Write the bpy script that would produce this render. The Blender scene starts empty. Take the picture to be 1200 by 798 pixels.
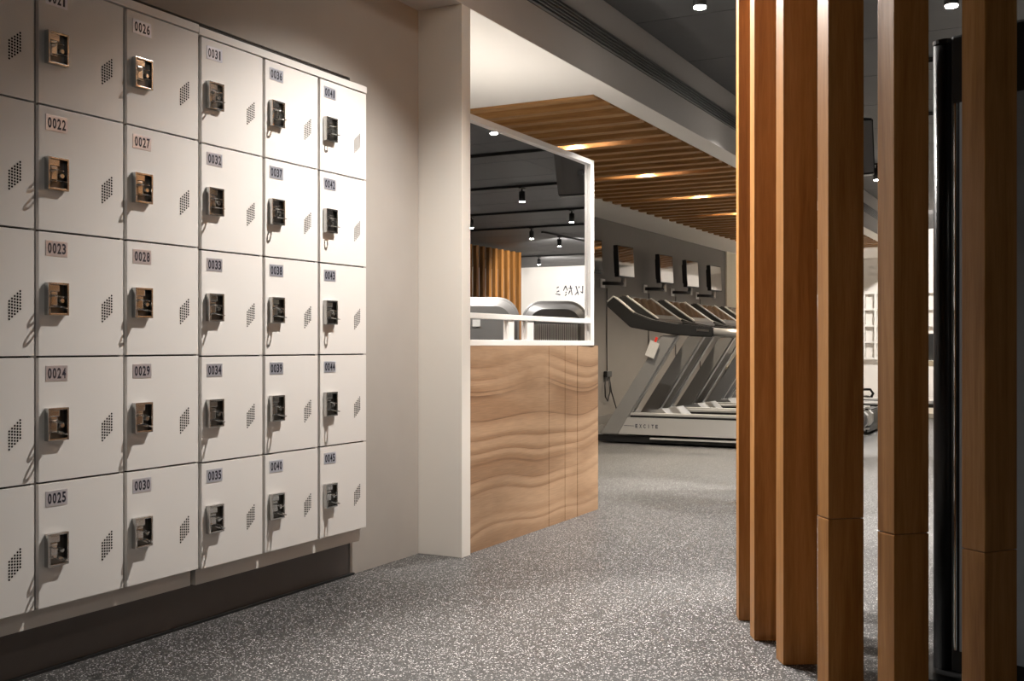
import bpy, bmesh, math, random
from mathutils import Vector, Matrix
random.seed(7)
PI = math.pi
# ------------------------------------------------------------------ camera, world, exposure
F = 1265.0                                   # focal length in pixels of the 1200 x 798 frame
TH = math.atan(663 / F)                      # the corridor runs along +Y; the camera is turned left by TH
SN, CS = math.sin(TH), math.cos(TH)
EYE = 0.896
scene = bpy.context.scene
C = scene.collection
cam_data = bpy.data.cameras.new('camera')
cam = bpy.data.objects.new('camera', cam_data)
C.objects.link(cam)
cam.location = (0, 0, EYE)
cam.rotation_euler = (PI / 2, 0, TH)
cam_data.sensor_width = 36
cam_data.lens = F / 1200 * 36
cam_data.shift_y = 5.5 / 1200
cam_data.clip_start = 0.05
scene.camera = cam
world = bpy.data.worlds.new('world')
scene.world = world
world.use_nodes = True
world.node_tree.nodes['Background'].inputs[0].default_value = (1.0, 0.96, 0.9, 1)
world.node_tree.nodes['Background'].inputs[1].default_value = 0.05
vs = scene.view_settings
vs.view_transform = 'Standard'
vs.look = 'None'
vs.gamma = 1
vs.use_curve_mapping = False
vs.exposure = 1.0
WARM = (1.0, 0.952, 0.90)

def cw(xc, zc):
    """camera-plan coordinates (right, forward) to world x, y"""
    return (xc * CS - zc * SN, xc * SN + zc * CS)

# ------------------------------------------------------------------ materials
def new_mat(name):
    m = bpy.data.materials.new(name)
    m.use_nodes = True
    nt = m.node_tree
    return m, nt, nt.nodes['Principled BSDF']

def pbr(name, col, rough=0.5, metal=0.0, var=0.06, scale=6.0, bump=0.0, bscale=200.0, spec=0.5, coat=0.0):
    m, nt, p = new_mat(name)
    N, L = nt.nodes, nt.links
    tc = N.new('ShaderNodeTexCoord')
    no = N.new('ShaderNodeTexNoise')
    no.inputs['Scale'].default_value = scale
    no.inputs['Detail'].default_value = 4
    L.new(tc.outputs['Object'], no.inputs['Vector'])
    mx = N.new('ShaderNodeMix')
    mx.data_type = 'RGBA'
    mx.inputs[6].default_value = (*[c * (1 - var) for c in col], 1)
    mx.inputs[7].default_value = (*[min(1, c * (1 + var)) for c in col], 1)
    L.new(no.outputs['Fac'], mx.inputs[0])
    L.new(mx.outputs[2], p.inputs['Base Color'])
    p.inputs['Roughness'].default_value = rough
    p.inputs['Metallic'].default_value = metal
    p.inputs['Specular IOR Level'].default_value = spec
    p.inputs['Coat Weight'].default_value = coat
    if bump:
        n2 = N.new('ShaderNodeTexNoise')
        n2.inputs['Scale'].default_value = bscale
        L.new(tc.outputs['Object'], n2.inputs['Vector'])
        b = N.new('ShaderNodeBump')
        b.inputs['Strength'].default_value = bump
        b.inputs['Distance'].default_value = 0.002
        L.new(n2.outputs['Fac'], b.inputs['Height'])
        L.new(b.outputs['Normal'], p.inputs['Normal'])
    return m

def emit(name, col, strength):
    m, nt, p = new_mat(name)
    p.inputs['Base Color'].default_value = (*col, 1)
    p.inputs['Emission Color'].default_value = (*col, 1)
    p.inputs['Emission Strength'].default_value = strength
    return m

def wood(name, dark, mid, light, axis='Z', rough=0.45, fine=1.0):
    m, nt, p = new_mat(name)
    N, L = nt.nodes, nt.links
    tc = N.new('ShaderNodeTexCoord')
    oi = N.new('ShaderNodeObjectInfo')
    ad = N.new('ShaderNodeVectorMath'); ad.operation = 'ADD'
    sc_ = N.new('ShaderNodeVectorMath'); sc_.operation = 'SCALE'
    cmb = N.new('ShaderNodeCombineXYZ')
    for i in range(3):
        L.new(oi.outputs['Random'], cmb.inputs[i])
    L.new(cmb.outputs[0], sc_.inputs[0]); sc_.inputs['Scale'].default_value = 37.0
    L.new(tc.outputs['Object'], ad.inputs[0]); L.new(sc_.outputs[0], ad.inputs[1])
    mp = N.new('ShaderNodeMapping')
    s = [22 * fine, 22 * fine, 22 * fine]
    s['XYZ'.index(axis)] = 1.3 * fine
    mp.inputs['Scale'].default_value = s
    L.new(ad.outputs[0], mp.inputs['Vector'])
    n1 = N.new('ShaderNodeTexNoise')
    n1.inputs['Scale'].default_value = 1.0
    n1.inputs['Detail'].default_value = 5
    n1.inputs['Distortion'].default_value = 1.2
    L.new(mp.outputs[0], n1.inputs['Vector'])
    mp2 = N.new('ShaderNodeMapping')
    s2 = [260.0, 260.0, 260.0]
    s2['XYZ'.index(axis)] = 14.0
    mp2.inputs['Scale'].default_value = s2
    L.new(ad.outputs[0], mp2.inputs['Vector'])
    n2 = N.new('ShaderNodeTexNoise')
    n2.inputs['Scale'].default_value = 1.0
    n2.inputs['Detail'].default_value = 2
    L.new(mp2.outputs[0], n2.inputs['Vector'])
    mm = N.new('ShaderNodeMath'); mm.operation = 'MULTIPLY_ADD'
    L.new(n2.outputs['Fac'], mm.inputs[0]); mm.inputs[1].default_value = 0.35
    L.new(n1.outputs['Fac'], mm.inputs[2])
    r = N.new('ShaderNodeValToRGB')
    e = r.color_ramp.elements
    e[0].position = 0.48; e[0].color = (*dark, 1)
    e[1].position = 0.9; e[1].color = (*light, 1)
    k = e.new(0.68); k.color = (*mid, 1)
    L.new(mm.outputs[0], r.inputs[0])
    L.new(r.outputs[0], p.inputs['Base Color'])
    p.inputs['Roughness'].default_value = rough
    b = N.new('ShaderNodeBump')
    b.inputs['Strength'].default_value = 0.12
    b.inputs['Distance'].default_value = 0.002
    L.new(n2.outputs['Fac'], b.inputs['Height'])
    L.new(b.outputs['Normal'], p.inputs['Normal'])
    return m

def figured_wood(name):
    """pale oak veneer with long wavy brown figure, grain along Y"""
    m, nt, p = new_mat(name)
    N, L = nt.nodes, nt.links
    tc = N.new('ShaderNodeTexCoord')
    mp = N.new('ShaderNodeMapping')
    mp.inputs['Scale'].default_value = (1, 1.0, 1)
    L.new(tc.outputs['Object'], mp.inputs['Vector'])
    # slow warp of the height
    mw = N.new('ShaderNodeMapping'); mw.inputs['Scale'].default_value = (0.2, 1.15, 1.3)
    L.new(mp.outputs[0], mw.inputs['Vector'])
    nw = N.new('ShaderNodeTexNoise'); nw.inputs['Scale'].default_value = 1.0; nw.inputs['Detail'].default_value = 0.4
    L.new(mw.outputs[0], nw.inputs['Vector'])
    sep = N.new('ShaderNodeSeparateXYZ'); L.new(mp.outputs[0], sep.inputs[0])
    h = N.new('ShaderNodeMath'); h.operation = 'MULTIPLY_ADD'
    L.new(nw.outputs['Fac'], h.inputs[0]); h.inputs[1].default_value = 0.30; L.new(sep.outputs['Z'], h.inputs[2])
    tilt = N.new('ShaderNodeMath'); tilt.operation = 'MULTIPLY_ADD'
    L.new(sep.outputs['Y'], tilt.inputs[0]); tilt.inputs[1].default_value = -0.035; L.new(h.outputs[0], tilt.inputs[2])
    # veins : saw of warped height
    fr = N.new('ShaderNodeMath'); fr.operation = 'MULTIPLY'; L.new(tilt.outputs[0], fr.inputs[0]); fr.inputs[1].default_value = 9.5
    irr = N.new('ShaderNodeTexNoise'); irr.noise_dimensions = '1D'; irr.inputs['Scale'].default_value = 6.5; irr.inputs['Detail'].default_value = 0.5
    L.new(tilt.outputs[0], irr.inputs['W'])
    fr0 = fr
    fr = N.new('ShaderNodeMath'); fr.operation = 'MULTIPLY_ADD'; L.new(irr.outputs[0], fr.inputs[0]); fr.inputs[1].default_value = 3.6; L.new(fr0.outputs[0], fr.inputs[2])
    cz = N.new('ShaderNodeCombineXYZ'); L.new(fr.outputs[0], cz.inputs['Z'])
    ys = N.new('ShaderNodeMath'); ys.operation = 'MULTIPLY'; L.new(sep.outputs['Y'], ys.inputs[0]); ys.inputs[1].default_value = 0.8
    L.new(ys.outputs[0], cz.inputs['Y'])
    fa = N.new('ShaderNodeMath'); fa.operation = 'FRACT'; L.new(fr.outputs[0], fa.inputs[0])
    vr = N.new('ShaderNodeValToRGB')
    e = vr.color_ramp.elements
    e[0].position = 0.0; e[0].color = (0.17, 0.085, 0.042, 1)
    e[1].position = 1.0; e[1].color = (0.33, 0.195, 0.105, 1)
    for pos, col in ((0.045, (0.30, 0.17, 0.09)), (0.20, (0.30, 0.175, 0.095)), (0.55, (0.42, 0.265, 0.155)), (0.85, (0.42, 0.265, 0.155)), (0.975, (0.34, 0.20, 0.11))):
        k = e.new(pos); k.color = (*col, 1)
    L.new(fa.outputs[0], vr.inputs[0])
    # a soft version without the veins, mixed in patches
    n3 = N.new('ShaderNodeTexNoise'); n3.inputs['Scale'].default_value = 1.0; n3.inputs['Detail'].default_value = 3
    m3 = N.new('ShaderNodeMapping'); m3.inputs['Scale'].default_value = (1, 2.2, 5.5); L.new(mp.outputs[0], m3.inputs['Vector']); L.new(m3.outputs[0], n3.inputs['Vector'])
    soft = N.new('ShaderNodeValToRGB')
    soft.color_ramp.elements[0].position = 0.35; soft.color_ramp.elements[0].color = (0.23, 0.13, 0.068, 1)
    soft.color_ramp.elements[1].position = 0.7; soft.color_ramp.elements[1].color = (0.46, 0.30, 0.18, 1)
    L.new(n3.outputs['Fac'], soft.inputs[0])
    mk = N.new('ShaderNodeTexNoise'); mk.inputs['Scale'].default_value = 1.0
    m4 = N.new('ShaderNodeMapping'); m4.inputs['Scale'].default_value = (1, 1.1, 4.0); m4.inputs['Location'].default_value = (3, 7, 1)
    L.new(mp.outputs[0], m4.inputs['Vector']); L.new(m4.outputs[0], mk.inputs['Vector'])
    mr = N.new('ShaderNodeMapRange'); mr.inputs['From Min'].default_value = 0.46; mr.inputs['From Max'].default_value = 0.72
    L.new(mk.outputs['Fac'], mr.inputs['Value'])
    mx = N.new('ShaderNodeMix'); mx.data_type = 'RGBA'
    L.new(mr.outputs[0], mx.inputs[0]); L.new(vr.outputs[0], mx.inputs[6]); L.new(soft.outputs[0], mx.inputs[7])
    # fine fibres
    m5 = N.new('ShaderNodeMapping'); m5.inputs['Scale'].default_value = (1, 9, 190); L.new(mp.outputs[0], m5.inputs['Vector'])
    n5 = N.new('ShaderNodeTexNoise'); n5.inputs['Scale'].default_value = 1.0; n5.inputs['Detail'].default_value = 3; L.new(m5.outputs[0], n5.inputs['Vector'])
    f2 = N.new('ShaderNodeMapRange'); f2.inputs['To Min'].default_value = 0.72; f2.inputs['To Max'].default_value = 1.18; L.new(n5.outputs['Fac'], f2.inputs['Value'])
    mu = N.new('ShaderNodeVectorMath'); mu.operation = 'SCALE'
    L.new(mx.outputs[2], mu.inputs[0]); L.new(f2.outputs[0], mu.inputs['Scale'])
    L.new(mu.outputs[0], p.inputs['Base Color'])
    p.inputs['Roughness'].default_value = 0.5
    return m

def rubber_floor(name):
    """dark recycled-rubber flooring with pale flecks"""
    m, nt, p = new_mat(name)
    N, L = nt.nodes, nt.links
    tc = N.new('ShaderNodeTexCoord')
    v = N.new('ShaderNodeTexVoronoi'); v.inputs['Scale'].default_value = 310
    L.new(tc.outputs['Object'], v.inputs['Vector'])
    sp = N.new('ShaderNodeSeparateColor'); L.new(v.outputs['Color'], sp.inputs[0])
    r = N.new('ShaderNodeValToRGB'); r.color_ramp.interpolation = 'CONSTANT'
    e = r.color_ramp.elements
    e[0].position = 0.0; e[0].color = (0.014, 0.0135, 0.013, 1)
    e[1].position = 0.92; e[1].color = (0.52, 0.505, 0.49, 1)
    for pos, col in ((0.30, (0.032, 0.031, 0.030)), (0.58, (0.062, 0.060, 0.058)), (0.84, (0.14, 0.136, 0.132))):
        k = e.new(pos); k.color = (*col, 1)
    L.new(sp.outputs[0], r.inputs[0])
    n = N.new('ShaderNodeTexNoise'); n.inputs['Scale'].default_value = 1.3; n.inputs['Detail'].default_value = 5
    L.new(tc.outputs['Object'], n.inputs['Vector'])
    mr = N.new('ShaderNodeMapRange'); mr.inputs['To Min'].default_value = 0.8; mr.inputs['To Max'].default_value = 1.2; L.new(n.outputs['Fac'], mr.inputs['Value'])
    mu = N.new('ShaderNodeVectorMath'); mu.operation = 'SCALE'
    L.new(r.outputs[0], mu.inputs[0]); L.new(mr.outputs[0], mu.inputs['Scale'])
    L.new(mu.outputs[0], p.inputs['Base Color'])
    p.inputs['Roughness'].default_value = 0.42
    p.inputs['Specular IOR Level'].default_value = 0.35
    b = N.new('ShaderNodeBump'); b.inputs['Strength'].default_value = 0.25; b.inputs['Distance'].default_value = 0.0015
    L.new(v.outputs['Distance'], b.inputs['Height']); L.new(b.outputs['Normal'], p.inputs['Normal'])
    return m

M = {}
M['floor'] = rubber_floor('rubber_floor')
M['wall'] = pbr('painted_wall', (0.37, 0.34, 0.305), 0.75, bump=0.05, bscale=350)
M['white'] = pbr('white_paint', (0.80, 0.76, 0.71), 0.6, var=0.02)
M['pillar'] = pbr('cream_paint', (0.72, 0.68, 0.62), 0.6, var=0.02)
M['grey_wall'] = pbr('grey_wall_paint', (0.185, 0.172, 0.16), 0.6, var=0.08, scale=3)
M['bulk'] = pbr('bulkhead_paint', (0.46, 0.43, 0.40), 0.65, var=0.03)
M['ceil'] = pbr('dark_ceiling_board', (0.070, 0.070, 0.070), 0.6, var=0.1)
M['seam'] = pbr('ceiling_seam', (0.015, 0.015, 0.015), 0.8)
M['locker'] = pbr('locker_enamel', (0.72, 0.69, 0.655), 0.30, var=0.015, scale=3)
M['locker_in'] = pbr('locker_frame_enamel', (0.36, 0.34, 0.32), 0.45, var=0.03)
M['kick'] = pbr('locker_base_enamel', (0.62, 0.585, 0.54), 0.4, var=0.03)
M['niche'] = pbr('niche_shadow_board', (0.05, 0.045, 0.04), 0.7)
M['plinth'] = pbr('plinth_laminate', (0.13, 0.112, 0.10), 0.42, var=0.12, scale=9)
M['steel'] = pbr('latch_steel', (0.50, 0.495, 0.48), 0.22, 1.0, var=0.12, scale=60)
M['steel_dark'] = pbr('latch_inner_steel', (0.12, 0.112, 0.10), 0.35, 1.0, var=0.2, scale=80)
M['plate'] = pbr('number_plate_foil', (0.72, 0.73, 0.80), 0.30, 0.75, var=0.1, scale=300)
M['ink'] = pbr('navy_ink', (0.008, 0.010, 0.030), 0.6)
M['hole'] = pbr('vent_hole_dark', (0.006, 0.0055, 0.005), 1.0, spec=0.0)
M['slat'] = wood('slat_wood', (0.255, 0.102, 0.020), (0.345, 0.150, 0.037), (0.43, 0.205, 0.062), 'Z', 0.42)
M['baffle'] = wood('baffle_wood', (0.26, 0.120, 0.034), (0.36, 0.180, 0.060), (0.46, 0.25, 0.095), 'X', 0.5)
M['figured'] = figured_wood('figured_oak_veneer')
M['mirror'] = pbr('mirror_silver', (0.93, 0.93, 0.93), 0.0, 1.0, var=0.0)
M['frame'] = pbr('white_frame_lacquer', (0.82, 0.79, 0.75), 0.4, var=0.02)
M['black'] = pbr('black_plastic', (0.012, 0.012, 0.012), 0.35, var=0.2)
M['black_metal'] = pbr('black_powder_coat', (0.018, 0.018, 0.018), 0.5, var=0.1)
M['grille'] = pbr('speaker_grille_cloth', (0.13, 0.125, 0.12), 0.75, bump=0.3, bscale=600)
M['silver'] = pbr('silver_paint', (0.55, 0.54, 0.52), 0.32, 0.6, var=0.04)
M['silver_grey'] = pbr('grey_aluminium', (0.30, 0.295, 0.285), 0.36, 0.55, var=0.06)
M['white_plastic'] = pbr('white_plastic', (0.75, 0.74, 0.72), 0.4, var=0.02)
M['grey_shell'] = pbr('grey_moulded_shell', (0.14, 0.135, 0.13), 0.42, var=0.05)
M['grey_shell_d'] = pbr('grey_recessed_shell', (0.09, 0.087, 0.083), 0.45, var=0.05)
M['screen'] = pbr('glossy_screen', (0.02, 0.018, 0.016), 0.06, 0.0, var=0.1, spec=1.0, coat=1.0)
M['tv_screen'] = pbr('mirror_black_tv_screen', (0.45, 0.43, 0.41), 0.05, 1.0, var=0.05)
M['glass_panel'] = pbr('blue_grey_glass', (0.36, 0.40, 0.44), 0.25, 0.0, var=0.05, spec=0.8)
M['chrome'] = pbr('chrome', (0.8, 0.8, 0.8), 0.08, 1.0, var=0.0)
M['red'] = pbr('red_clip', (0.5, 0.03, 0.02), 0.4)
M['paper'] = pbr('printed_card', (0.42, 0.41, 0.39), 0.6, var=0.2, scale=160)
M['cream_wall'] = pbr('cream_end_wall', (0.74, 0.68, 0.55), 0.7, var=0.03)
M['belt'] = pbr('treadmill_belt', (0.02, 0.02, 0.02), 0.7)
M['lens'] = emit('lamp_lens', (1.0, 0.93, 0.84), 60)
M['bar'] = emit('added_light_bar', (1.0, 0.95, 0.88), 30)  # glow of the added bar behind the mirror
M['dlens'] = emit('downlight_lens', (1.0, 0.87, 0.70), 9)

# ------------------------------------------------------------------ mesh helpers
def box(bm, lo, hi, bev=0.0, mi=0):
    g = bmesh.ops.create_cube(bm, size=1.0)
    vs_ = g['verts']
    for v in vs_:
        v.co = Vector([lo[i] + (v.co[i] + 0.5) * (hi[i] - lo[i]) for i in range(3)])
    fs = set(f for v in vs_ for f in v.link_faces)
    for f in fs:
        f.material_index = mi
    if bev > 0:
        es = set(e for v in vs_ for e in v.link_edges)
        r = bmesh.ops.bevel(bm, geom=list(es), offset=bev, segments=2, affect='EDGES', profile=0.7)
        for f in r['faces']:
            f.material_index = mi
    return vs_

def prism(bm, pts, axis, a, b, mi=0):
    """extrude a 2D outline along an axis from a to b; pts are the other two coordinates in order"""
    def P(u, w, t):
        if axis == 'y': return (u, t, w)
        if axis == 'x': return (t, u, w)
        return (u, w, t)
    va = [bm.verts.new(P(u, w, a)) for u, w in pts]
    vb = [bm.verts.new(P(u, w, b)) for u, w in pts]
    n = len(pts)
    fs = [bm.faces.new(va), bm.faces.new(list(reversed(vb)))]
    for i in range(n):
        j = (i + 1) % n
        fs.append(bm.faces.new([va[j], va[i], vb[i], vb[j]]))
    for f in fs:
        f.material_index = mi
    bmesh.ops.recalc_face_normals(bm, faces=fs)
    return fs

def cyl(bm, p0, p1, r0, r1=None, seg=16, mi=0):
    p0, p1 = Vector(p0), Vector(p1)
    if r1 is None: r1 = r0
    d = (p1 - p0)
    q = d.to_track_quat('Z', 'Y').to_matrix()
    ra, rb = [], []
    for i in range(seg):
        a = 2 * PI * i / seg
        w = q @ Vector((math.cos(a), math.sin(a), 0))
        ra.append(bm.verts.new(p0 + w * r0)); rb.append(bm.verts.new(p1 + w * r1))
    fs = [bm.faces.new(list(reversed(ra))), bm.faces.new(rb)]
    for i in range(seg):
        j = (i + 1) % seg
        f = bm.faces.new([ra[i], ra[j], rb[j], rb[i]]); f.smooth = True
        fs.append(f)
    for f in fs: f.material_index = mi

def tube(bm, pts, r, seg=8):
    pts = [Vector(p) for p in pts]
    rings = []
    for i, p in enumerate(pts):
        d = (pts[min(i + 1, len(pts) - 1)] - pts[max(i - 1, 0)]).normalized()
        q = d.to_track_quat('Z', 'Y').to_matrix()
        rings.append([bm.verts.new(p + q @ Vector((math.cos(2 * PI * k / seg) * r, math.sin(2 * PI * k / seg) * r, 0))) for k in range(seg)])
    for a, b in zip(rings, rings[1:]):
        # pick the offset that twists the least
        off = min(range(seg), key=lambda o: (a[0].co - b[o].co).length)
        for k in range(seg):
            f = bm.faces.new([a[k], a[(k + 1) % seg], b[(k + 1 + off) % seg], b[(k + off) % seg]]); f.smooth = True
    bm.faces.new(list(reversed(rings[0]))); bm.faces.new(rings[-1])

def obj(name, bm, mats, parent=None, loc=None):
    me = bpy.data.meshes.new(name)
    bm.to_mesh(me); bm.free()
    for m in (mats if isinstance(mats, (list, tuple)) else [mats]):
        me.materials.append(M[m])
    o = bpy.data.objects.new(name, me)
    C.objects.link(o)
    if parent: o.parent = parent
    if loc: o.location = loc
    return o

def boxes(name, lst, mat, parent=None, bev=0.0):
    bm = bmesh.new()
    for lo, hi in lst: box(bm, lo, hi, bev)
    return obj(name, bm, mat, parent)

def link(name, me, parent, loc=(0, 0, 0)):
    o = bpy.data.objects.new(name, me); C.objects.link(o); o.parent = parent; o.location = loc
    return o

def tag(o, label, cat, group=None):
    o['label'] = label; o['category'] = cat
    if group: o['group'] = group
    return o

def thing(name, label, cat, loc=(0, 0, 0), rz=0.0, group=None):
    o = bpy.data.objects.new(name, None)
    o.empty_display_size = 0.1
    C.objects.link(o)
    o.location = loc; o.rotation_euler = (0, 0, rz)
    return tag(o, label, cat, group)

def struct(o, label=None):
    o['kind'] = 'structure'
    if label: o['label'] = label
    return o

def copy_tree(o, parent=None):
    c = o.copy(); C.objects.link(c)
    if parent: c.parent = parent
    for ch in list(o.children):
        copy_tree(ch, c)
    return c

_glyph = {}
def glyph(ch, offset=0.03):
    if ch in _glyph: return _glyph[ch]
    cu = bpy.data.curves.new('glyph', 'FONT')
    cu.body = ch; cu.size = 1.0; cu.offset = offset; cu.resolution_u = 3
    o = bpy.data.objects.new('glyph', cu); C.objects.link(o)
    dg = bpy.context.evaluated_depsgraph_get()
    me = bpy.data.meshes.new_from_object(o.evaluated_get(dg))
    bpy.data.objects.remove(o)
    xs = [v.co.x for v in me.vertices]; ys = [v.co.y for v in me.vertices]
    x0, x1, y0, y1 = min(xs), max(xs), min(ys), max(ys)
    res = ([((v.co.x - x0) / (x1 - x0), (v.co.y - y0) / (y1 - y0)) for v in me.vertices], [tuple(p.vertices) for p in me.polygons], (x1 - x0) / (y1 - y0))
    bpy.data.meshes.remove(me)
    _glyph[ch] = res
    return res

def put_glyph(bm, ch, fn, mi=0):
    """fn maps unit glyph coordinates (u right, v up) to a 3D point"""
    vv, ff, _ = glyph(ch)
    bv = [bm.verts.new(fn(u, v)) for u, v in vv]
    for f in ff:
        try:
            q = bm.faces.new([bv[i] for i in f]); q.material_index = mi
        except ValueError:
            pass

# ------------------------------------------------------------------ the building
WX = -2.512          # locker wall plane
BX = -2.297          # bulkhead face / pillar end
ZB = 2.334           # underside of bulkhead and white ceiling
ZC = 2.78            # dark gym ceiling
TX = -4.79           # wall with the screens
YE = 18.6            # near end wall
YF = 23.4            # far end wall
XR = 8.2
YB = -3.0

struct(boxes('floor', [((TX - 0.3, YB - 0.2, -0.1), (XR + 0.2, YF + 0.2, 0.0))], 'floor'), 'dark grey speckled rubber floor')
struct(boxes('wall_left', [
    ((-3.06, YB, 1.938), (WX, 3.926, ZB + 0.2)),
    ((-3.06, 3.432, 0.0), (WX, 3.926, 1.938)),
    ((-3.16, YB, 0.0), (-3.06, 3.926, ZB + 0.2))], 'wall'), 'warm grey painted wall with the locker niche')
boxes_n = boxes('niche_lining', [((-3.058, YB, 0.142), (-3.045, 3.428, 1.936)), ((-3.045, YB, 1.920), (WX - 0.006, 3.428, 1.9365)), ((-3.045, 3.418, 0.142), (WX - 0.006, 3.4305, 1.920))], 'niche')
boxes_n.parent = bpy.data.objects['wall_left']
struct(boxes('trim_1', [((-3.045, YB, 0.0), (WX - 0.002, 3.426, 0.140))], 'plinth'), 'dark brown laminate plinth under the lockers')
struct(boxes('trim_2', [((WX - 0.002, YB, 0.0), (WX + 0.010, 3.450, 0.008))], 'black'), 'thin black strip at the foot of the plinth')
struct(boxes('wall_pillar', [((TX, 3.928, 0.0), (BX, 4.0, ZB))], 'pillar', bev=0.002), 'cream wall return beside the wooden counter')
struct(boxes('ceiling_bulkhead', [((BX - 0.16, YB, ZB), (BX, YE, ZC + 0.05)), ((WX - 0.05, YB, ZB), (BX - 0.16, 4.0, ZB + 0.2))], 'bulk'), 'grey boxed bulkhead running along the corridor')
struct(boxes('ceiling_white', [
    ((TX, 4.0, ZB), (BX - 0.16, 5.70, ZB + 0.05)),
    ((TX, 5.70, ZB), (-4.17, YE, ZB + 0.05)),
    ((-4.17, 16.6, ZB), (BX - 0.16, YE, ZB + 0.05)),
    ((BX - 0.16, 4.0, ZB - 0.002), (BX - 0.001, YE, ZB - 0.0005))], 'white'), 'white ceiling around the wooden baffles')
struct(boxes('wall_gym', [((TX - 0.15, 4.0, 0.0), (TX, 16.2, ZB))], 'grey_wall'), 'dark grey wall behind the treadmills')
struct(boxes('wall_gym_end', [((TX - 0.15, 16.2, 0.0), (TX + 0.02, YE, ZB))], 'cream_wall'), 'pale cream wall past the treadmills')
struct(boxes('wall_end', [((TX - 0.15, YE, 0.0), (2.0, YE + 0.15, ZC)), ((1.85, YE + 0.15, 0.0), (2.0, YF, ZC))], 'white'), 'white end wall of the gym')
struct(boxes('wall_far', [((1.85, YF, 0.0), (XR + 0.15, YF + 0.15, ZC))], 'white'), 'far white wall with black lettering, seen in the mirror')
struct(boxes('wall_right', [((XR, YB, 0.0), (XR + 0.15, YF, ZC))], 'pillar'), 'pale right wall of the gym')
struct(boxes('wall_back', [((-3.16, YB - 0.15, 0.0), (XR + 0.15, YB, ZC))], 'wall'), 'wall behind the viewer')
struct(boxes('baseboard_gym', [((TX, 4.0, 0.0), (TX + 0.015, 16.2, 0.10))], 'grey_shell'), 'grey skirting along the treadmill wall')
ceil = struct(boxes('ceiling', [((BX, YB, ZC + 0.012), (XR, YF, ZC + 0.06))], 'seam'), 'dark grey board ceiling with thin seams')
# ceiling boards, one mesh shared
PW, PL = (XR - BX) / 4, 0.96
bm = bmesh.new(); box(bm, (0.003, 0.004, 0), (PW - 0.003, PL - 0.004, 0.012)); pm = obj('ceiling_panel', bm, 'ceil', ceil)
pm_me = pm.data; first = True
y = 5.94 - PL * 10
ri = 0
while y < YF:
    if y > YB - 0.5:
        for k in range(4):
            o = pm if first else link('ceiling_panel', pm_me, ceil)
            first = False
            o.location = (BX + k * PW, y, ZC)
    y += PL
    ri += 1

# ------------------------------------------------------------------ lamps
def spot_light(parent, loc, target, energy, size=55, blend=0.35, radius=0.03, col=WARM):
    ld = bpy.data.lights.new('spot_beam', 'SPOT')
    ld.energy = energy; ld.spot_size = math.radians(size); ld.spot_blend = blend; ld.shadow_soft_size = radius; ld.color = col
    o = bpy.data.objects.new('spot_beam', ld); C.objects.link(o)
    d = Vector(target) - Vector(loc)
    o.rotation_euler = d.to_track_quat('-Z', 'Y').to_euler()
    o.location = Vector(loc) - Vector(parent.location)
    o.parent = parent
    return o

SPOT_ME = {}
def spotlight(x, y, label, target=None, energy=60, size=60, mount=ZC, blend=0.35, radius=0.03):
    t = thing('spotlight', label, 'spotlight', (x, y, mount), 0, 'black ceiling spotlights')
    if not SPOT_ME:
        bm = bmesh.new(); cyl(bm, (0, 0, -0.055), (0, 0, 0.0), 0.012, seg=10); box(bm, (-0.02, -0.05, -0.014), (0.02, 0.05, 0.0)); a = obj('stem', bm, 'black_metal', t)
        bm = bmesh.new(); cyl(bm, (0, 0, -0.165), (0, 0, -0.045), 0.036, seg=20); b = obj('body', bm, 'black_metal', t)
        bm = bmesh.new(); cyl(bm, (0, 0, -0.172), (0, 0, -0.1655), 0.030, seg=20); c = obj('lens', bm, 'lens', t)
        SPOT_ME.update(stem=a.data, body=b.data, lens=c.data)
    else:
        for k, me in SPOT_ME.items(): link(k, me, t)
    if energy:
        p = (x, y, mount - 0.18)
        spot_light(t, p, target or (x, y + 0.01, 0), energy, size, blend, radius)
    return t

LK = 1.0
# corridor row and added unseen fill lamps; row at x about -1.75
spotlight(-1.52, 3.35, 'black ceiling spotlight over the lockers, just above the picture', (-1.92, 3.12, 0.0), 158, 106, blend=0.9, radius=0.010)
spotlight(-1.70, 5.30, 'lit black ceiling spotlight at the top edge, left of the wooden slats', (-1.95, 5.2, 0), 260, 75)
spotlight(-1.80, 7.40, 'black corridor spotlight hidden behind the wooden slats', (-2.2, 7.75, 0.4), 260, 110, blend=1.0)
spotlight(-1.85, 11.70, 'lit spotlight below the hanging speaker, between two wooden slats', (-2.3, 11.5, 0), 400, 95)
spotlight(-0.566, 5.87, 'lit spotlight at the top edge, right of the wide wooden slat', (-0.6, 5.9, 0), 300, 90)
spotlight(-1.70, 3.80, 'added fill spotlight just above the picture, aimed at the slat screen', (-0.70, 3.05, 0.9), 420, 80, blend=0.6)  # added, out of view; lights the narrow slat faces from the left
spotlight(-1.90, 15.5, 'added fill spotlight near the end of the gym, hidden by the slats', (-2.3, 18.5, 0.9), 330, 110)  # added to brighten the end wall seen through the slat gaps
spotlight(-0.40, -0.6, 'added fill spotlight behind the viewer', (-0.2, 2.4, 0.6), 30, 90)  # added fill for the slat faces turned to the camera
spotlight(1.70, 5.2, 'added gym fill spotlight outside the picture to the right', (1.2, 5.6, 0.0), 300, 95)  # added, out of view; raises the light level in the gym
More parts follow.
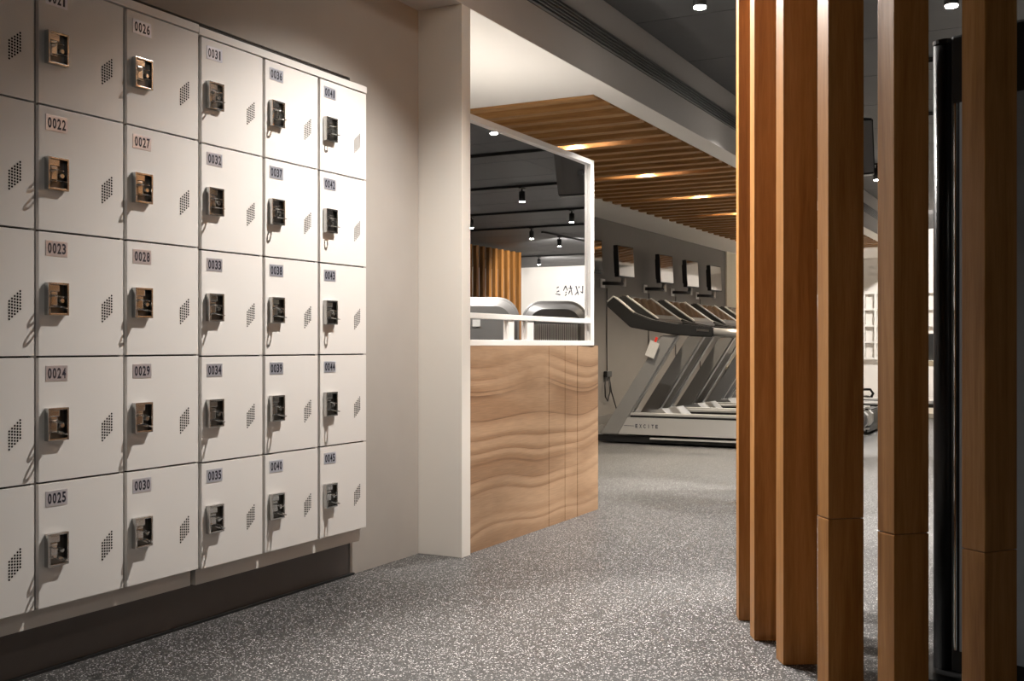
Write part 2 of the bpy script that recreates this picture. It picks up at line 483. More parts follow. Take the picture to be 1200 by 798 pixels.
# gym, seen in the mirror
MS = [(-0.55, 7.55, 'largest lit spotlight in the mirror, in its top left corner', (-0.6, 7.6, 0)),
      (1.12, 11.3, 'lit spotlight hanging in the middle of the mirror', None),
      (3.07, 13.5, 'lit spotlight at the left edge of the mirror above the slats', None),
      (1.48, 13.5, 'lit spotlight at the right edge of the mirror', None),
      (3.0, 15.3, 'lit spotlight in the mirror above the white wall, right of the slats', None),
      (3.17, 16.7, 'spotlight on the short slanting track in the mirror', (4.2, 21, 1.0)),
      (5.33, 20.3, 'smallest farthest spotlight in the mirror, before the white wall', (5.0, 23.4, 1.6))]
for x, y, lb, tg in MS:
    spotlight(x, y, lb, tg, 420, 100, mount=ZC - 0.03)
# light tracks
def track(name, p0, p1, label):
    bm = bmesh.new()
    box(bm, (min(p0[0], p1[0]) - 0.018, min(p0[1], p1[1]) - 0.018, ZC - 0.03), (max(p0[0], p1[0]) + 0.018, max(p0[1], p1[1]) + 0.018, ZC), 0.002)
    o = obj(name, bm, 'black_metal')
    tag(o, label, 'light track', 'black light tracks')
for y, lb in ((7.55, 'black light track nearest the viewer in the mirror'), (9.3, 'second black light track from the top in the mirror'), (11.3, 'third black light track in the mirror, carrying the middle spotlight'),
              (13.5, 'fourth black light track in the mirror, with a lamp at each edge'), (15.3, 'fifth black light track in the mirror, above the slats'), (20.3, 'farthest black light track in the mirror, before the white wall')):
    track('light_track', (-1.1, y), (6.6, y), lb)
track('light_track', (3.17, 16.05), (3.17, 17.9), 'short black track slanting across the others in the mirror')

# ------------------------------------------------------------------ lockers
LX = -2.441; LW = 0.30; LH = 0.336; LZ = 0.189
def make_door_parts():
    """meshes for a door with its front at x=0, its cell's lower left corner at y=0, z=0"""
    bm = bmesh.new()
    box(bm, (-0.018, 0.0125, 0.0025), (0.0, LW - 0.0015, LH - 0.0025), 0.0018)
    d = bpy.data.meshes.new('door'); bm.to_mesh(d); bm.free(); d.materials.append(M['locker'])
    # latch housing: an open steel cup with a thick rim
    bm = bmesh.new()
    y0, y1, z0, z1, t, dp = 0.030, 0.096, LH - 0.137 - 0.088, LH - 0.137, 0.006, 0.017
    box(bm, (0, y0, z0), (dp, y0 + t, z1), 0.0015)
    box(bm, (0, y1 - t, z0), (dp, y1, z1), 0.0015)
    box(bm, (0, y0 + t, z1 - t), (dp, y1 - t, z1), 0.0015)
    box(bm, (0, y0 + t, z0), (dp, y1 - t, z0 + t), 0.0015)
    box(bm, (0, y0 + t, z0 + t), (0.003, y1 - t, z1 - t), 0, 1)
    box(bm, (0.003, y0 + t, z1 - 0.024), (0.014, y0 + 0.038, z1 - t), 0.002)          # fixed lug
    h = bpy.data.meshes.new('latch_housing'); bm.to_mesh(h); bm.free(); h.materials.append(M['steel']); h.materials.append(M['steel_dark'])
    # hasp: two drilled tongues that stand out of the cup, and a turn knob
    bm = bmesh.new()
    def tongue(zc, ln, hw, yc, tilt):
        n = 14; ro = []; ri_ = []
        out = [(0.003, -hw), (ln - hw, -hw)] + [(ln - hw + hw * math.sin(a), -hw * math.cos(a)) for a in [PI * k / 8 for k in range(1, 8)]] + [(ln - hw, hw), (0.003, hw)]
        hx = ln - hw * 1.25
        top, bot = [], []
        inn = [(hx + 0.55 * hw * 1.5 * math.cos(a), 0.5 * hw * math.sin(a)) for a in [2 * PI * k / 12 for k in range(12)]]
        def lay(z):
            va = [bm.verts.new((px, yc + py, z + tilt * px)) for px, py in out]
            vb = [bm.verts.new((px, yc + py, z + tilt * px)) for px, py in inn]
            es = [bm.edges.new((va[i], va[(i + 1) % len(va)])) for i in range(len(va))] + [bm.edges.new((vb[i], vb[(i + 1) % len(vb)])) for i in range(len(vb))]
            bmesh.ops.triangle_fill(bm, edges=es, use_beauty=True)
            return va, vb
        a1, b1 = lay(zc); a2, b2 = lay(zc + 0.0022)
        for A, B in ((a1, a2), (b1, b2)):
            for i in range(len(A)):
                j = (i + 1) % len(A)
                bm.faces.new([A[i], A[j], B[j], B[i]])
    zm = (z0 + z1) / 2
    tongue(zm + 0.012, 0.046, 0.0105, y0 + 0.020, -0.2)
    tongue(zm - 0.016, 0.056, 0.0105, y0 + 0.024, -0.2)
    box(bm, (0.003, y0 + 0.010, zm - 0.022), (0.013, y0 + 0.032, zm + 0.020), 0.003)
    cyl(bm, (0.003, y0 + 0.046, zm - 0.004), (0.015, y0 + 0.046, zm - 0.004), 0.008, 0.006, 12)
    bmesh.ops.recalc_face_normals(bm, faces=bm.faces[:])
    hs = bpy.data.meshes.new('hasp'); bm.to_mesh(hs); bm.free(); hs.materials.append(M['steel'])
    # vent: a leaning block of punched holes
    bm = bmesh.new()
    for i in range(5):
        for k in range(7):
            yy = 0.223 + i * 0.0082; zz = 0.098 + i * 0.0068 + k * 0.0078
            vv = [bm.verts.new((0.0006, yy + 0.0030 * math.cos(a), zz + 0.0030 * math.sin(a))) for a in [2 * PI * q / 8 for q in range(8)]]
            bm.faces.new(vv)
    ve = bpy.data.meshes.new('vent_holes'); bm.to_mesh(ve); bm.free(); ve.materials.append(M['hole'])
    return d, h, hs, ve
DOOR = make_door_parts()
def plate_mesh(num):
    bm = bmesh.new()
    y0, y1, z1 = 0.034, 0.104, LH - 0.024
    z0 = z1 - 0.041
    box(bm, (0, y0, z0), (0.0012, y1, z1), 0.0003, 0)
    w = 0.0125; g = 0.0028
    st = y0 + ((y1 - y0) - 4 * w - 3 * g) / 2
    for i, ch in enumerate(num):
        yy = st + i * (w + g)
        ww = w * (0.55 if ch == '1' else 1.0); of = (w - ww) / 2
        put_glyph(bm, ch, lambda u, v, yy=yy + of, ww=ww: (0.0015, yy + u * ww, z0 + 0.006 + v * 0.029), 1)
    me = bpy.data.meshes.new('number_plate'); bm.to_mesh(me); bm.free()
    me.materials.append(M['plate']); me.materials.append(M['ink'])
    return me

def locker_unit(yl, first_num, dz, dx, label):
    t = thing('locker_cabinet', label, 'lockers', (LX + dx, yl, 0.14 + dz), 0, 'locker cabinets in the niche')
    W = 3 * LW - 0.003
    zb = LZ - 0.14
    top = zb + 5 * LH
    bm = bmesh.new()
    box(bm, (-0.50, 0, zb), (-0.020, W, top))                       # carcass core
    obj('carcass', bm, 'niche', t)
    for k in range(4):                                              # upright stiles seen in the gaps
        yy = k * LW
        bm = bmesh.new(); box(bm, (-0.020, max(0, yy - 0.004), zb), (-0.0115, min(W, yy + 0.0145), top), 0.001); obj('stile', bm, 'locker_in', t)
    bm = bmesh.new(); box(bm, (-0.50, -0.0005, top + 0.0015), (0.003, W + 0.002, top + 0.0265), 0.002); obj('top_panel', bm, 'locker', t)
    bm = bmesh.new(); box(bm, (-0.48, 0.006, 0.0), (-0.020, W - 0.012, zb - 0.001), 0.001); obj('kick_base', bm, 'kick', t)
    for c in range(3):
        for r in range(5):
            n = first_num + c * 5 + r
            o = link('door', DOOR[0], t, (0, c * LW, zb + (4 - r) * LH))
            link('latch_housing', DOOR[1], o); link('hasp', DOOR[2], o)
            v = link('vent_holes', DOOR[3], o); v['kind'] = 'stuff'
            link('number_plate', plate_mesh('%04d' % n), o)
    return t
locker_unit(3.439 - 0.897, 31, 0.0, 0.0, 'bright cream metal locker cabinet with doors numbered 0031 to 0045')
locker_unit(3.439 - 1.80, 16, 0.004, 0.002, 'shaded cream metal locker cabinet at the left edge, doors numbered up to 0030')

# ------------------------------------------------------------------ wooden counter
t = thing('reception_counter', 'pale figured oak counter under the mirror beside the cream wall return', 'counter', (-2.315, 4.003, 0))
bm = bmesh.new(); box(bm, (-0.55, 0, 0.0), (-0.037, 1.40, 0.875)); obj('carcass', bm, 'plinth', t)
edges = [0.0, 0.807, 0.998, 1.157, 1.440]
offs = [0.0, 0.0, -0.001, -0.003, -0.007]
for i in range(4):
    a, b = edges[i] + (0.0025 if i else 0), edges[i + 1] - (0.0025 if i < 3 else 0)
    bm = bmesh.new()
    prism(bm, [(offs[i], a), (offs[i + 1], b), (offs[i + 1] - 0.02, b), (offs[i] - 0.02, a)], 'z', 0.0, 0.893)
    obj('front_panel', bm, 'figured', t)
bm = bmesh.new(); box(bm, (-0.55, 1.40, 0), (-0.036, 1.438, 0.893)); obj('end_panel', bm, 'figured', t)
bm = bmesh.new(); box(bm, (-0.56, 0, 0.8755), (-0.038, 1.40, 0.893)); obj('worktop', bm, 'figured', t)

# ------------------------------------------------------------------ framed mirror over the counter
MX = -2.335
t = thing('framed_mirror', 'large mirror in a white frame standing on the oak counter', 'mirror', (MX, 4.003, 0.894))
ML = 1.375; MZ = 1.0
bm = bmesh.new(); box(bm, (-0.012, 0.01, 0.015), (0.0, ML - 0.01, MZ - 0.01)); obj('mirror_pane', bm, 'mirror', t)
bm = bmesh.new(); box(bm, (-0.035, 0.0, 0.0), (-0.0125, ML, MZ - 0.002)); obj('backing_board', bm, 'white_plastic', t)
bm = bmesh.new(); box(bm, (-0.035, 0, MZ - 0.0), (0.020, ML, MZ + 0.0), 0); bm.free()
bm = bmesh.new(); box(bm, (0.0005, 0, MZ - 0.026), (0.018, ML, MZ), 0.002); obj('top_rail', bm, 'frame', t)
bm = bmesh.new(); box(bm, (0.0005, 0, 0.0), (0.018, ML, 0.026), 0.002); obj('bottom_rail', bm, 'frame', t)
bm = bmesh.new(); box(bm, (0.0005, ML - 0.045, 0.0265), (0.018, ML, MZ - 0.0265), 0.002); obj('end_stile', bm, 'frame', t)
bm = bmesh.new(); box(bm, (0.0005, 0.0, 0.119), (0.018, ML - 0.046, 0.143), 0.002); obj('middle_rail', bm, 'frame', t)
for a, b in ((0.393, 0.447), (0.581, 0.651)):
    bm = bmesh.new(); box(bm, (0.0005, a, 0.0265), (0.014, b, 0.1185), 0.001); obj('short_post', bm, 'frame', t)

bm = bmesh.new(); box(bm, (-0.43, 0.05, 0.606), (-0.37, 1.30, 0.636), 0.003); box(bm, (-0.371, 0.15, 0.61), (-0.0355, 0.18, 0.63)); box(bm, (-0.371, 1.15, 0.61), (-0.0355, 1.18, 0.63))
lb = obj('added_light_bar', bm, 'white_plastic', t); lb['label'] = 'added slim light bar, unseen behind the mirror'  # added, never in view; throws light up onto the white ceiling
bm = bmesh.new(); box(bm, (-0.42, 0.07, 0.6365), (-0.38, 1.28, 0.64)); obj('diffuser', bm, 'bar', lb)

# ------------------------------------------------------------------ curved screen of wooden slats
S = [(0.790, 3.75, -8.0), (0.737, 3.51, -4.5), (0.734, 3.27, -0.6), (0.759, 3.02, 4.5), (0.815, 2.78, 10.0), (0.903, 2.55, 17.7), (1.021, 2.33, 25.0)]
t = thing('slat_screen', 'curved screen of tall brown wooden slats at the right', 'screen', (*cw(0.78, 3.0), 0))
def slat_mesh(name, z0, z1):
    bm = bmesh.new(); box(bm, (0, 0, z0), (0.098, 0.063, z1), 0.0025)
    me = bpy.data.meshes.new(name); bm.to_mesh(me); bm.free(); me.materials.append(M['slat']); return me
full = slat_mesh('slat', 0.001, ZC - 0.002); up = slat_mesh('slat', 0.4485, ZC - 0.002); foot = slat_mesh('slat_foot', 0.001, 0.447)
for i, (xc, zc, be) in enumerate(S):
    wx, wy = cw(xc, zc)
    ang = TH + math.radians(be)
    for me in ([full] if i < 4 else [up, foot]):
        o = link(me.name.split('.')[0], me, t, (wx - t.location.x, wy - t.location.y, 0))
        o.rotation_euler = (0, 0, ang)

# ------------------------------------------------------------------ slatted wooden ceiling
t = thing('baffle_ceiling', 'ceiling of parallel brown wooden baffles with warm lights between them', 'ceiling', (-4.165, 5.705, ZB))
bm = bmesh.new(); box(bm, (0, 0, 0.105), (1.70, 10.89, 0.12)); obj('backing_board', bm, 'baffle', t)
bm = bmesh.new(); box(bm, (0, 0, -0.010), (1.70, 0.085, 0.104), 0.003)
bme = bpy.data.meshes.new('baffle'); bm.to_mesh(bme); bm.free(); bme.materials.append(M['baffle'])
bm = bmesh.new(); box(bm, (-0.28, -0.022, 0.085), (0.28, 0.022, 0.1045), 0.004); dlm = bpy.data.meshes.new('downlight'); bm.to_mesh(dlm); bm.free(); dlm.materials.append(M['dlens'])
PITCH = 0.245
for i in range(44):
    link('baffle', bme, t, (0, i * PITCH + 0.01, 0))
    if i % 6 == 0 and 0 < i < 40:
        yy = i * PITCH + 0.01 + 0.085 + 0.08 - PITCH
        link('downlight', dlm, t, (0.92, yy, 0))
        spot_light(t, (-4.165 + 0.92, 5.705 + yy, ZB + 0.08), (-4.165 + 0.92, 5.705 + yy + 0.005, 0), 130, 120, 0.6, 0.04, (1.0, 0.85, 0.66))

# ------------------------------------------------------------------ linear air diffuser on the bulkhead
t = thing('linear_diffuser', 'long black slotted air diffuser set in the grey bulkhead', 'air vent', (BX, 1.0, 2.52))
bm = bmesh.new(); box(bm, (0.0005, 0, 0), (0.004, 16.5, 0.098)); obj('backing', bm, 'black_metal', t)
bm = bmesh.new(); box(bm, (0.0045, 0, -0.0025), (0.016, 16.5, 0.0025)); bl = bpy.data.meshes.new('blade'); bm.to_mesh(bl); bm.free(); bl.materials.append(M['silver_grey'])
for k in range(6):
    link('blade', bl, t, (0, 0, 0.004 + k * 0.018))

# ------------------------------------------------------------------ treadmills
def make_treadmill():
    t = thing('treadmill', 'x', 'treadmill', (-3.95, 0, 0), 0, 'treadmills in a row facing the grey wall')
    Wd = 0.84
    bm = bmesh.new(); box(bm, (0.02, 0.03, 0.015), (2.08, Wd - 0.03, 0.075), 0.008); obj('base', bm, 'black', t)
    bm = bmesh.new(); box(bm, (0.30, 0.10, 0.076), (2.10, Wd - 0.10, 0.235), 0.01); obj('deck', bm, 'black', t)
    bm = bmesh.new(); box(bm, (0.42, 0.14, 0.2355), (2.09, Wd - 0.14, 0.245), 0.003); obj('running_belt', bm, 'belt', t)
    bm = bmesh.new(); prism(bm, [(0.36, 0.10), (0.42, 0.2355), (0.50, 0.30), (0.62, 0.32), (0.70, 0.246), (0.70, 0.236), (0.66, 0.10)], 'y', 0.12, Wd - 0.12); obj('motor_hood', bm, 'silver_grey', t)
    for sgn in (0, 1):
        a, b = (0.0, 0.095) if sgn == 0 else (Wd - 0.095, Wd)
        bm = bmesh.new(); prism(bm, [(0.245, 0.090), (2.10, 0.090), (2.13, 0.13), (2.13, 0.21), (2.10, 0.243), (0.335, 0.243)], 'y', a, b)
        o = obj('side_panel', bm, 'silver', t)
        if sgn == 0:
            bm = bmesh.new()
            for k, ch in enumerate('EXCITE'):
                ww = 0.006 if ch == 'I' else 0.022
                u0 = 0.412 + k * 0.0385 + (0.022 - ww) / 2
                put_glyph(bm, ch, lambda u, v, u0=u0, ww=ww: (u0 + u * ww, -0.0008, 0.150 + v * 0.034))
            q = [bm.verts.new(p) for p in ((0.30, -0.0008, 0.165), (0.40, -0.0008, 0.165), (0.40, -0.0008, 0.169), (0.30, -0.0008, 0.169))]
            bm.faces.new(q)
            obj('lettering', bm, 'ink', o)
        bm = bmesh.new(); box(bm, (0.36, a + 0.005, 0.262), (2.10, b - 0.005, 0.285), 0.006); obj('foot_rail', bm, 'silver', t)
        bm = bmesh.new(); box(bm, (0.36, a + 0.010, 0.2435), (2.09, b - 0.010, 0.2615)); obj('rail_gap', bm, 'black', t)
        bm = bmesh.new(); box(bm, (0.55, a - 0.004, 0.050), (2.10, a + 0.02, 0.066), 0.003) if sgn == 0 else box(bm, (0.55, b - 0.02, 0.050), (2.10, b + 0.004, 0.066), 0.003); obj('trim_strip', bm, 'silver', t)
        bm = bmesh.new(); prism(bm, [(0.065, 0.080), (0.245, 0.080), (0.815, 0.985), (0.655, 0.985)], 'y', a + 0.004, b - 0.004)
        bmesh.ops.bevel(bm, geom=bm.edges[:], offset=0.012, segments=2, affect='EDGES')
        obj('upright', bm, 'silver_grey', t)
        # arm: a dark swept beam from the console to the grip
        bm = bmesh.new()
        pts = [(0.135, 1.255), (0.150, 1.300), (0.205, 1.342), (0.250, 1.310), (0.40, 1.190), (0.57, 1.125), (0.80, 1.085), (1.13, 1.056), (1.14, 1.010), (1.13, 0.966), (0.80, 0.985), (0.54, 1.026), (0.364, 1.058)]
        prism(bm, pts, 'y', a - 0.012, b - 0.012)
        bmesh.ops.bevel(bm, geom=[e for e in bm.edges], offset=0.008, segments=2, affect='EDGES')
        o = obj('arm', bm, 'black', t)
        bm = bmesh.new(); prism(bm, [(0.99, 1.020), (1.10, 1.013), (1.10, 1.032), (0.99, 1.040)], 'y', a - 0.0145, a - 0.0125); obj('badge', bm, 'chrome', o)
        bm = bmesh.new(); tube(bm, [(1.12, (a + b) / 2 - 0.012, 1.010), (1.35, (a + b) / 2 - 0.012, 0.995), (1.55, (a + b) / 2 - 0.012, 0.985), (1.60, (a + b) / 2 - 0.012, 0.984)], 0.038, 12); obj('grip', bm, 'silver_grey', t)
    # console between the arms
    bm = bmesh.new(); prism(bm, [(0.17, 1.235), (0.185, 1.305), (0.235, 1.352), (0.290, 1.345), (0.60, 1.130), (0.62, 1.095), (0.50, 1.060), (0.36, 1.075)], 'y', 0.085, Wd - 0.108)
    bmesh.ops.bevel(bm, geom=bm.edges[:], offset=0.010, segments=2, affect='EDGES')
    con = obj('console', bm, 'black', t)
    def face_strip(y0, y1, lift, u0=0.03, u1=0.97):
        A, B = Vector((0.290, 0, 1.3455)), Vector((0.60, 0, 1.1305))
        n = Vector((B.z - A.z, 0, -(B.x - A.x))).normalized() * -1
        p, q = A.lerp(B, u0), A.lerp(B, u1)
        return [(p.x + n.x * lift, p.z + n.z * lift), (q.x + n.x * lift, q.z + n.z * lift), (q.x - n.x * 0.004, q.z - n.z * 0.004), (p.x - n.x * 0.004, p.z - n.z * 0.004)]
    bm = bmesh.new(); prism(bm, face_strip(0, 0, 0.002, 0.05, 0.80), 'y', 0.13, Wd - 0.15); obj('display', bm, 'screen', con)
    for y0 in (-0.013, 0.088, Wd - 0.126):
        if y0 < 0:
            bm = bmesh.new(); prism(bm, [(0.140, 1.297), (0.200, 1.346), (0.252, 1.317), (0.400, 1.1985), (0.398, 1.1885), (0.247, 1.307), (0.204, 1.336), (0.152, 1.293)], 'y', y0 - 0.004, 0.02)
        else:
            bm = bmesh.new(); prism(bm, face_strip(0, 0, 0.008, 0.0, 0.98), 'y', y0, y0 + 0.018)
        obj('console_edge', bm, 'silver', con)
    bm = bmesh.new(); prism(bm, [(0.43, 1.158), (0.56, 1.118), (0.56, 1.128), (0.44, 1.170)], 'y', 0.0, 0.07); obj('cup_tray', bm, 'white_plastic', con)
    return t
tm = make_treadmill()
TL = ['nearest treadmill, with EXCITE lettering on its silver side panel', 'second treadmill from the wooden counter', 'third treadmill from the wooden counter', 'farthest treadmill, partly behind the wooden slats']
TY = [9.15, 10.18, 11.22, 12.25]
for i in range(4):
    o = tm if i == 0 else copy_tree(tm)
    o.location.y = TY[i]; o['label'] = TL[i]
# instruction card on the first one
t = thing('instruction_card', 'white printed card on a red clip hanging from the nearest treadmill', 'card', (-3.345, 9.135, 0.925))
bm = bmesh.new(); box(bm, (-0.045, -0.002, -0.145), (0.045, 0.002, 0.0)); o = obj('card', bm, 'paper', t); o.rotation_euler = (0, math.radians(22), 0)
bm = bmesh.new(); box(bm, (-0.010, -0.004, 0.0), (0.012, 0.004, 0.045), 0.002); o = obj('clip', bm, 'red', t); o.rotation_euler = (0, math.radians(22), 0)

# ------------------------------------------------------------------ wall screens
def tv_thing(y, z, w, h, rz, label):
    t = thing('wall_screen', label, 'television', (TX, y, z), 0, 'small screens on brackets on the grey wall')
    bm = bmesh.new(); box(bm, (0.001, -0.05, -0.10), (0.012, 0.07, -0.0), 0.002); obj('wall_plate', bm, 'white_plastic', t)
    bm = bmesh.new(); tube(bm, [(0.012, 0.0, -0.05), (0.14, 0.02, -0.055), (0.20, 0.16, -0.055)], 0.022, 10); obj('bracket_arm', bm, 'black', t)
    bm = bmesh.new(); cyl(bm, (0.20, 0.16, -0.085), (0.20, 0.16, 0.02), 0.028, seg=14); obj('pivot', bm, 'silver', t)
    hd = bpy.data.objects.new('screen_housing', None)
    bm = bmesh.new()
    box(bm, (-0.055, -w / 2, 0.0), (0.0, w / 2, h), 0.008)
    box(bm, (-0.10, -w * 0.3, h * 0.15), (-0.055, w * 0.3, h * 0.85), 0.01)
    o = obj('screen_housing', bm, 'black', t, (0.25, 0.14, 0.015)); o.rotation_euler = (0, math.radians(-3), rz)
    bpy.data.objects.remove(hd)
    bm = bmesh.new(); box(bm, (0.0003, -w / 2 + 0.012, 0.014), (0.002, w / 2 - 0.012, h - 0.012)); obj('display', bm, 'tv_screen', o)
    return t
tvx = [(10.55, 'screen on the grey wall, mostly hidden behind the mirror frame', -5), (11.48, 'wall screen above the nearest treadmill console', -5), (12.84, 'second fully visible wall screen from the mirror', -5), (13.87, 'third fully visible wall screen from the mirror', -5), (14.92, 'farthest wall screen, beside the wooden slats', -5)]
tvs = []
for y, lb, r in tvx:
    tv_thing(y - 0.14, 1.65, 0.40, 0.36, math.radians(r), lb)
    bm = bmesh.new(); tube(bm, [(TX + 0.012, y - 0.02, 1.55), (TX + 0.010, y - 0.02, 1.0), (TX + 0.014, y - 0.02, 0.56)], 0.006, 6)
    o = obj('power_cable', bm, 'black'); tag(o, {10.55: 'black cable on the grey wall behind the mirror frame', 11.48: 'black cable running down from the screen nearest the mirror'}.get(y, 'black cable under the %s wall screen' % {12.84: 'second', 13.87: 'third', 14.92: 'farthest'}.get(y, '')), 'cable', 'cables under the wall screens')
# coiled plug lead by the first cable
t = thing('plug_lead', 'black plug with a looped lead low on the grey wall behind the nearest treadmill', 'cable', (TX + 0.004, 11.46, 0.56))
bm = bmesh.new(); box(bm, (0, -0.08, -0.03), (0.04, 0.08, 0.04), 0.01); obj('plug', bm, 'black', t)
bm = bmesh.new(); tube(bm, [(0.02, -0.06, -0.03), (0.03, -0.11, -0.12), (0.03, -0.10, -0.25), (0.03, -0.03, -0.30), (0.03, 0.04, -0.20), (0.03, 0.0, -0.06)], 0.008, 6); obj('loop', bm, 'black', t)
bm = bmesh.new(); tube(bm, [(0.02, 0.04, -0.03), (0.03, 0.08, -0.2), (0.05, 0.20, -0.42), (0.09, 0.30, -0.53)], 0.008, 6); obj('tail', bm, 'black', t)

# ------------------------------------------------------------------ hanging speaker
t = thing('hanging_speaker', 'dark grey wedge loudspeaker hanging from the gym ceiling', 'speaker', (-1.42, 7.50, 2.05), math.radians(0))
def sp_prof():
    return [(-0.19, 0.0), (0.16, 0.0), (0.19, 0.08), (0.19, 0.28), (0.15, 0.36), (-0.15, 0.36), (-0.19, 0.28)]
bm = bmesh.new()
# plan outline: front curved towards -y (viewer), back narrower
out = [(-0.24, -0.10), (-0.16, -0.135), (0.0, -0.15), (0.16, -0.135), (0.24, -0.10), (0.15, 0.12), (-0.15, 0.12)]
prism(bm, out, 'z', 0.0, 0.36)
bmesh.ops.bevel(bm, geom=bm.edges[:], offset=0.008, segments=2, affect='EDGES')
cab = obj('cabinet', bm, 'black', t); cab.rotation_euler = (math.radians(14), 0, 0)
bm = bmesh.new()
gr = [(-0.232, -0.106), (-0.158, -0.141), (0.0, -0.156), (0.158, -0.141), (0.232, -0.106), (0.23, -0.095), (0.0, -0.14), (-0.23, -0.095)]
prism(bm, gr, 'z', 0.012, 0.348); g = obj('grille', bm, 'grille', cab)
bm = bmesh.new(); box(bm, (-0.03, -0.1625, 0.15), (0.03, -0.1565, 0.185), 0.002); obj('badge', bm, 'chrome', cab)
bm = bmesh.new(); box(bm, (-0.22, -0.11, -0.012), (0.22, -0.02, -0.0005), 0.003); obj('bottom_trim', bm, 'silver', cab)
bm = bmesh.new(); cyl(bm, (-0.12, 0.04, 0.33), (-0.12, 0.04, ZC - 2.05), 0.016, seg=12); box(bm, (-0.17, -0.01, ZC - 2.06), (-0.07, 0.09, ZC - 2.05 - 0.0005)); obj('ceiling_pole', bm, 'black_metal', t)

# ------------------------------------------------------------------ two grey machines seen in the mirror
def machine(x, y, rz, w, label, ribs):
    t = thing('grey_machine', label, 'machine', (x, y, 0), rz, 'grey machines behind the slat screen')
    h, r = 1.19, 0.13
    def outline(w, h, r, z0):
        p = [(-w / 2, z0), (w / 2, z0)]
        p += [(w / 2 - r + r * math.cos(a), h - r + r * math.sin(a)) for a in [PI / 2 * k / 7 for k in range(8)]]
        p += [(-w / 2 + r - r * math.sin(a), h - r + r * math.cos(a)) for a in [PI / 2 * k / 7 for k in range(8)]]
        return p
    bm = bmesh.new(); prism(bm, outline(w, h, r, 0.06), 'y', 0.0, 0.20)
    bmesh.ops.bevel(bm, geom=[e for e in bm.edges if abs(e.verts[0].co.y - e.verts[1].co.y) < 1e-6], offset=0.022, segments=3, affect='EDGES')
    for f in bm.faces: f.smooth = True
    obj('shell', bm, 'grey_shell', t)
    bm = bmesh.new(); prism(bm, outline(w - 0.10, h - 0.055, r - 0.03, 0.10), 'y', -0.006, 0.0); obj('face_panel', bm, 'grey_shell_d', t)
    bm = bmesh.new(); box(bm, (-w / 2 + 0.03, 0.03, 0.0), (w / 2 - 0.03, 0.18, 0.0595), 0.005); obj('base', bm, 'black', t)
    if ribs:
        n = 24
        for k in range(n):
            u = -w / 2 + 0.075 + k * (w - 0.15) / (n - 1)
            bm = bmesh.new(); box(bm, (u - 0.004, -0.020, 0.60), (u + 0.004, -0.0065, 1.035), 0.001); obj('grille_bar', bm, 'silver', t)
    else:
        bm = bmesh.new(); box(bm, (0.02, -0.010, 1.01), (0.068, -0.0065, 1.052), 0.001); obj('sticker', bm, 'paper', t)
    return t
machine(-1.455, 5.76, math.radians(-30), 0.44, 'grey rounded-top machine with a white sticker, left one in the mirror', False)
machine(-1.60, 6.47, math.radians(-27), 0.44, 'grey rounded-top machine with a vertical-bar grille, right one in the mirror', True)

# ------------------------------------------------------------------ slat screen far off in the gym (mirror only)
t = thing('gym_slat_screen', 'row of wooden slats standing in front of the white wall, seen in the mirror', 'screen', (5.17, 17.0, 0))
gme = slat_mesh('slat', 0.001, ZC - 0.035)
for k in range(11):
    o = link('slat', gme, t, (0, -0.38 + k * 0.245, 0)); o.rotation_euler = (0, 0, math.radians(20))

# ------------------------------------------------------------------ lettering on the far wall: brush-like black characters
t = thing('wall_lettering', 'row of black brush-style characters on the far white wall, reversed in the mirror', 'lettering', (5.65, YF - 0.004, 2.06))
rnd = random.Random(11)
CH = [ [(0.15, .75, .85, .75), (0.1, .35, .9, .35)],
       [(.2, .95, .3, .8), (.05, .7, .4, .7), (.25, .7, .2, .1), (.5, .95, .95, .95), (.52, .78, .92, .78), (.52, .62, .92, .62), (.5, .45, .95, .45), (.5, .1, .95, .1), (.5, .45, .5, .1), (.95, .45, .95, .1), (.72, .45, .72, .1), (.5, .27, .95, .27)],
       [(.2, .9, .2, .25), (.2, .25, .4, .4), (.5, .85, .6, .7), (.85, .9, .6, .1), (.65, .4, .95, .1)],
       [(.1, .7, .45, .7), (.28, .95, .1, .1), (.3, .5, .45, .2), (.75, .95, .55, .5), (.75, .9, .95, .5), (.65, .4, .75, .3), (.65, .2, .8, .05)],
       [(.3, .85, .5, .75), (.25, .5, .5, .4), (.15, .15, .6, .25)] ]
for i, st in enumerate(CH):
    bm = bmesh.new()
    for (a, b, c, d) in st:
        p, q = Vector((a, b)), Vector((c, d)); n = Vector((-(q - p).y, (q - p).x)).normalized()
        w1, w2 = 0.055, 0.035
        pts = [p + n * w1, p - n * w1, q - n * w2, q + n * w2]
        prism(bm, [(v.x * 0.27, v.y * 0.27) for v in pts], 'y', -0.004, 0.003)
    obj('character', bm, 'ink', t, (-0.6 + i * 0.30, 0, 0))

# ------------------------------------------------------------------ black kiosk behind the slats
kx, ky = cw(1.163, 2.90)
t = thing('display_kiosk', 'tall black kiosk with a blue-grey glass face behind the right slats', 'kiosk', (kx, ky, 0), TH - math.radians(53))
bm = bmesh.new(); box(bm, (-0.09, -0.13, 0.0), (0.66, 0.17, 0.03), 0.006); obj('base', bm, 'black', t)
bm = bmesh.new()
pts = [(0.029 * math.cos(a), 0.029 * math.sin(a)) for a in [2 * PI * k / 24 for k in range(24)]]
prism(bm, pts, 'z', 0.031, 1.70)
for f in bm.faces: f.smooth = len(f.verts) == 4
obj('round_post', bm, 'black', t)
bm = bmesh.new(); prism(bm, [(x * 1.06, y * 1.06) for x, y in pts], 'z', 1.7005, 1.712); obj('post_cap', bm, 'black', t)
bm = bmesh.new(); box(bm, (0.030, -0.02, 0.031), (0.62, 0.10, 1.715), 0.006); obj('cabinet', bm, 'black', t)
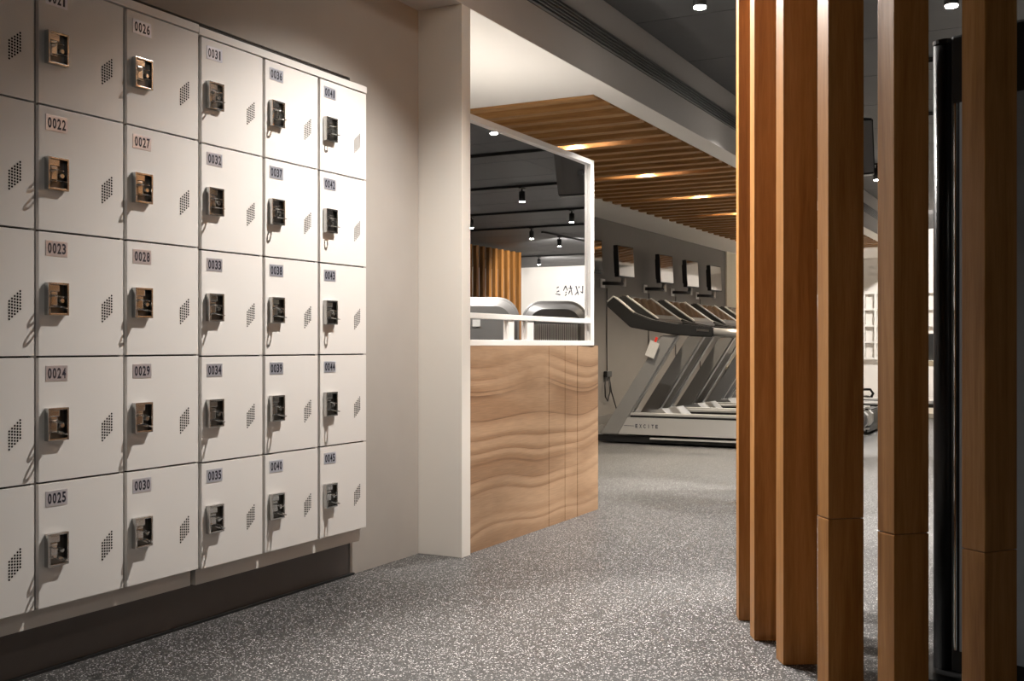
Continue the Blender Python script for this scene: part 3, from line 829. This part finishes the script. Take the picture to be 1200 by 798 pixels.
bm = bmesh.new(); box(bm, (0.056, -0.024, 0.09), (0.60, -0.0205, 1.535), 0.001); obj('glass_face', bm, 'glass_panel', t)
bm = bmesh.new(); box(bm, (0.042, -0.028, 0.09), (0.050, -0.0205, 1.535), 0.002); obj('chrome_strip', bm, 'chrome', t)

# ------------------------------------------------------------------ end of the gym, glimpsed between the slats
t = thing('low_platform', 'low white platform along the end of the gym', 'platform', (-3.4, 14.1, 0))
bm = bmesh.new(); box(bm, (0, 0, 0), (4.2, 4.45, 0.06), 0.004); obj('platform_top', bm, 'white', t)
t = thing('wall_grid', 'white ladder-like shelf grid on the gym end wall', 'shelf', (-3.13, YE - 0.002, 0.68))
for k in range(5):
    bm = bmesh.new(); box(bm, (0, -0.14, k * 0.268 - 0.016), (1.5, -0.001, k * 0.268 + 0.016), 0.003); obj('shelf_board', bm, 'frame', t)
for u in (0.0, 0.19, 0.78, 1.47):
    bm = bmesh.new(); box(bm, (u - 0.02, -0.145, -0.02), (u + 0.02, -0.0, 1.095), 0.003); obj('upright', bm, 'frame', t)
t = thing('kettlebell', 'black kettlebell on the white platform between two slats', 'kettlebell', (-2.40, 14.35, 0.06))
bm = bmesh.new()
bmesh.ops.create_uvsphere(bm, u_segments=20, v_segments=12, radius=0.11)
for v in bm.verts: v.co.z = max(v.co.z, -0.085) + 0.085
for f in bm.faces: f.smooth = True
obj('bell', bm, 'black', t)
bm = bmesh.new(); tube(bm, [(-0.06, 0, 0.165), (-0.085, 0, 0.22), (-0.05, 0, 0.27), (0.05, 0, 0.27), (0.085, 0, 0.22), (0.06, 0, 0.165)], 0.017, 8); obj('handle', bm, 'black', t)
t = thing('exercise_bench', 'black and beige exercise seat on the white platform', 'bench', (-2.02, 15.4, 0.06))
bm = bmesh.new(); box(bm, (0, 0, 0), (0.55, 0.9, 0.05), 0.01); obj('foot_frame', bm, 'black', t)
bm = bmesh.new(); cyl(bm, (0.12, 0.4, 0.05), (0.12, 0.4, 0.55), 0.03, seg=12); obj('post', bm, 'black', t)
bm = bmesh.new(); box(bm, (-0.05, 0.1, 0.55), (0.35, 0.7, 0.62), 0.02); obj('seat', bm, 'cream_wall', t)
bm = bmesh.new(); box(bm, (-0.05, 0.7, 0.62), (0.35, 0.78, 1.0), 0.02); obj('backrest', bm, 'black', t)
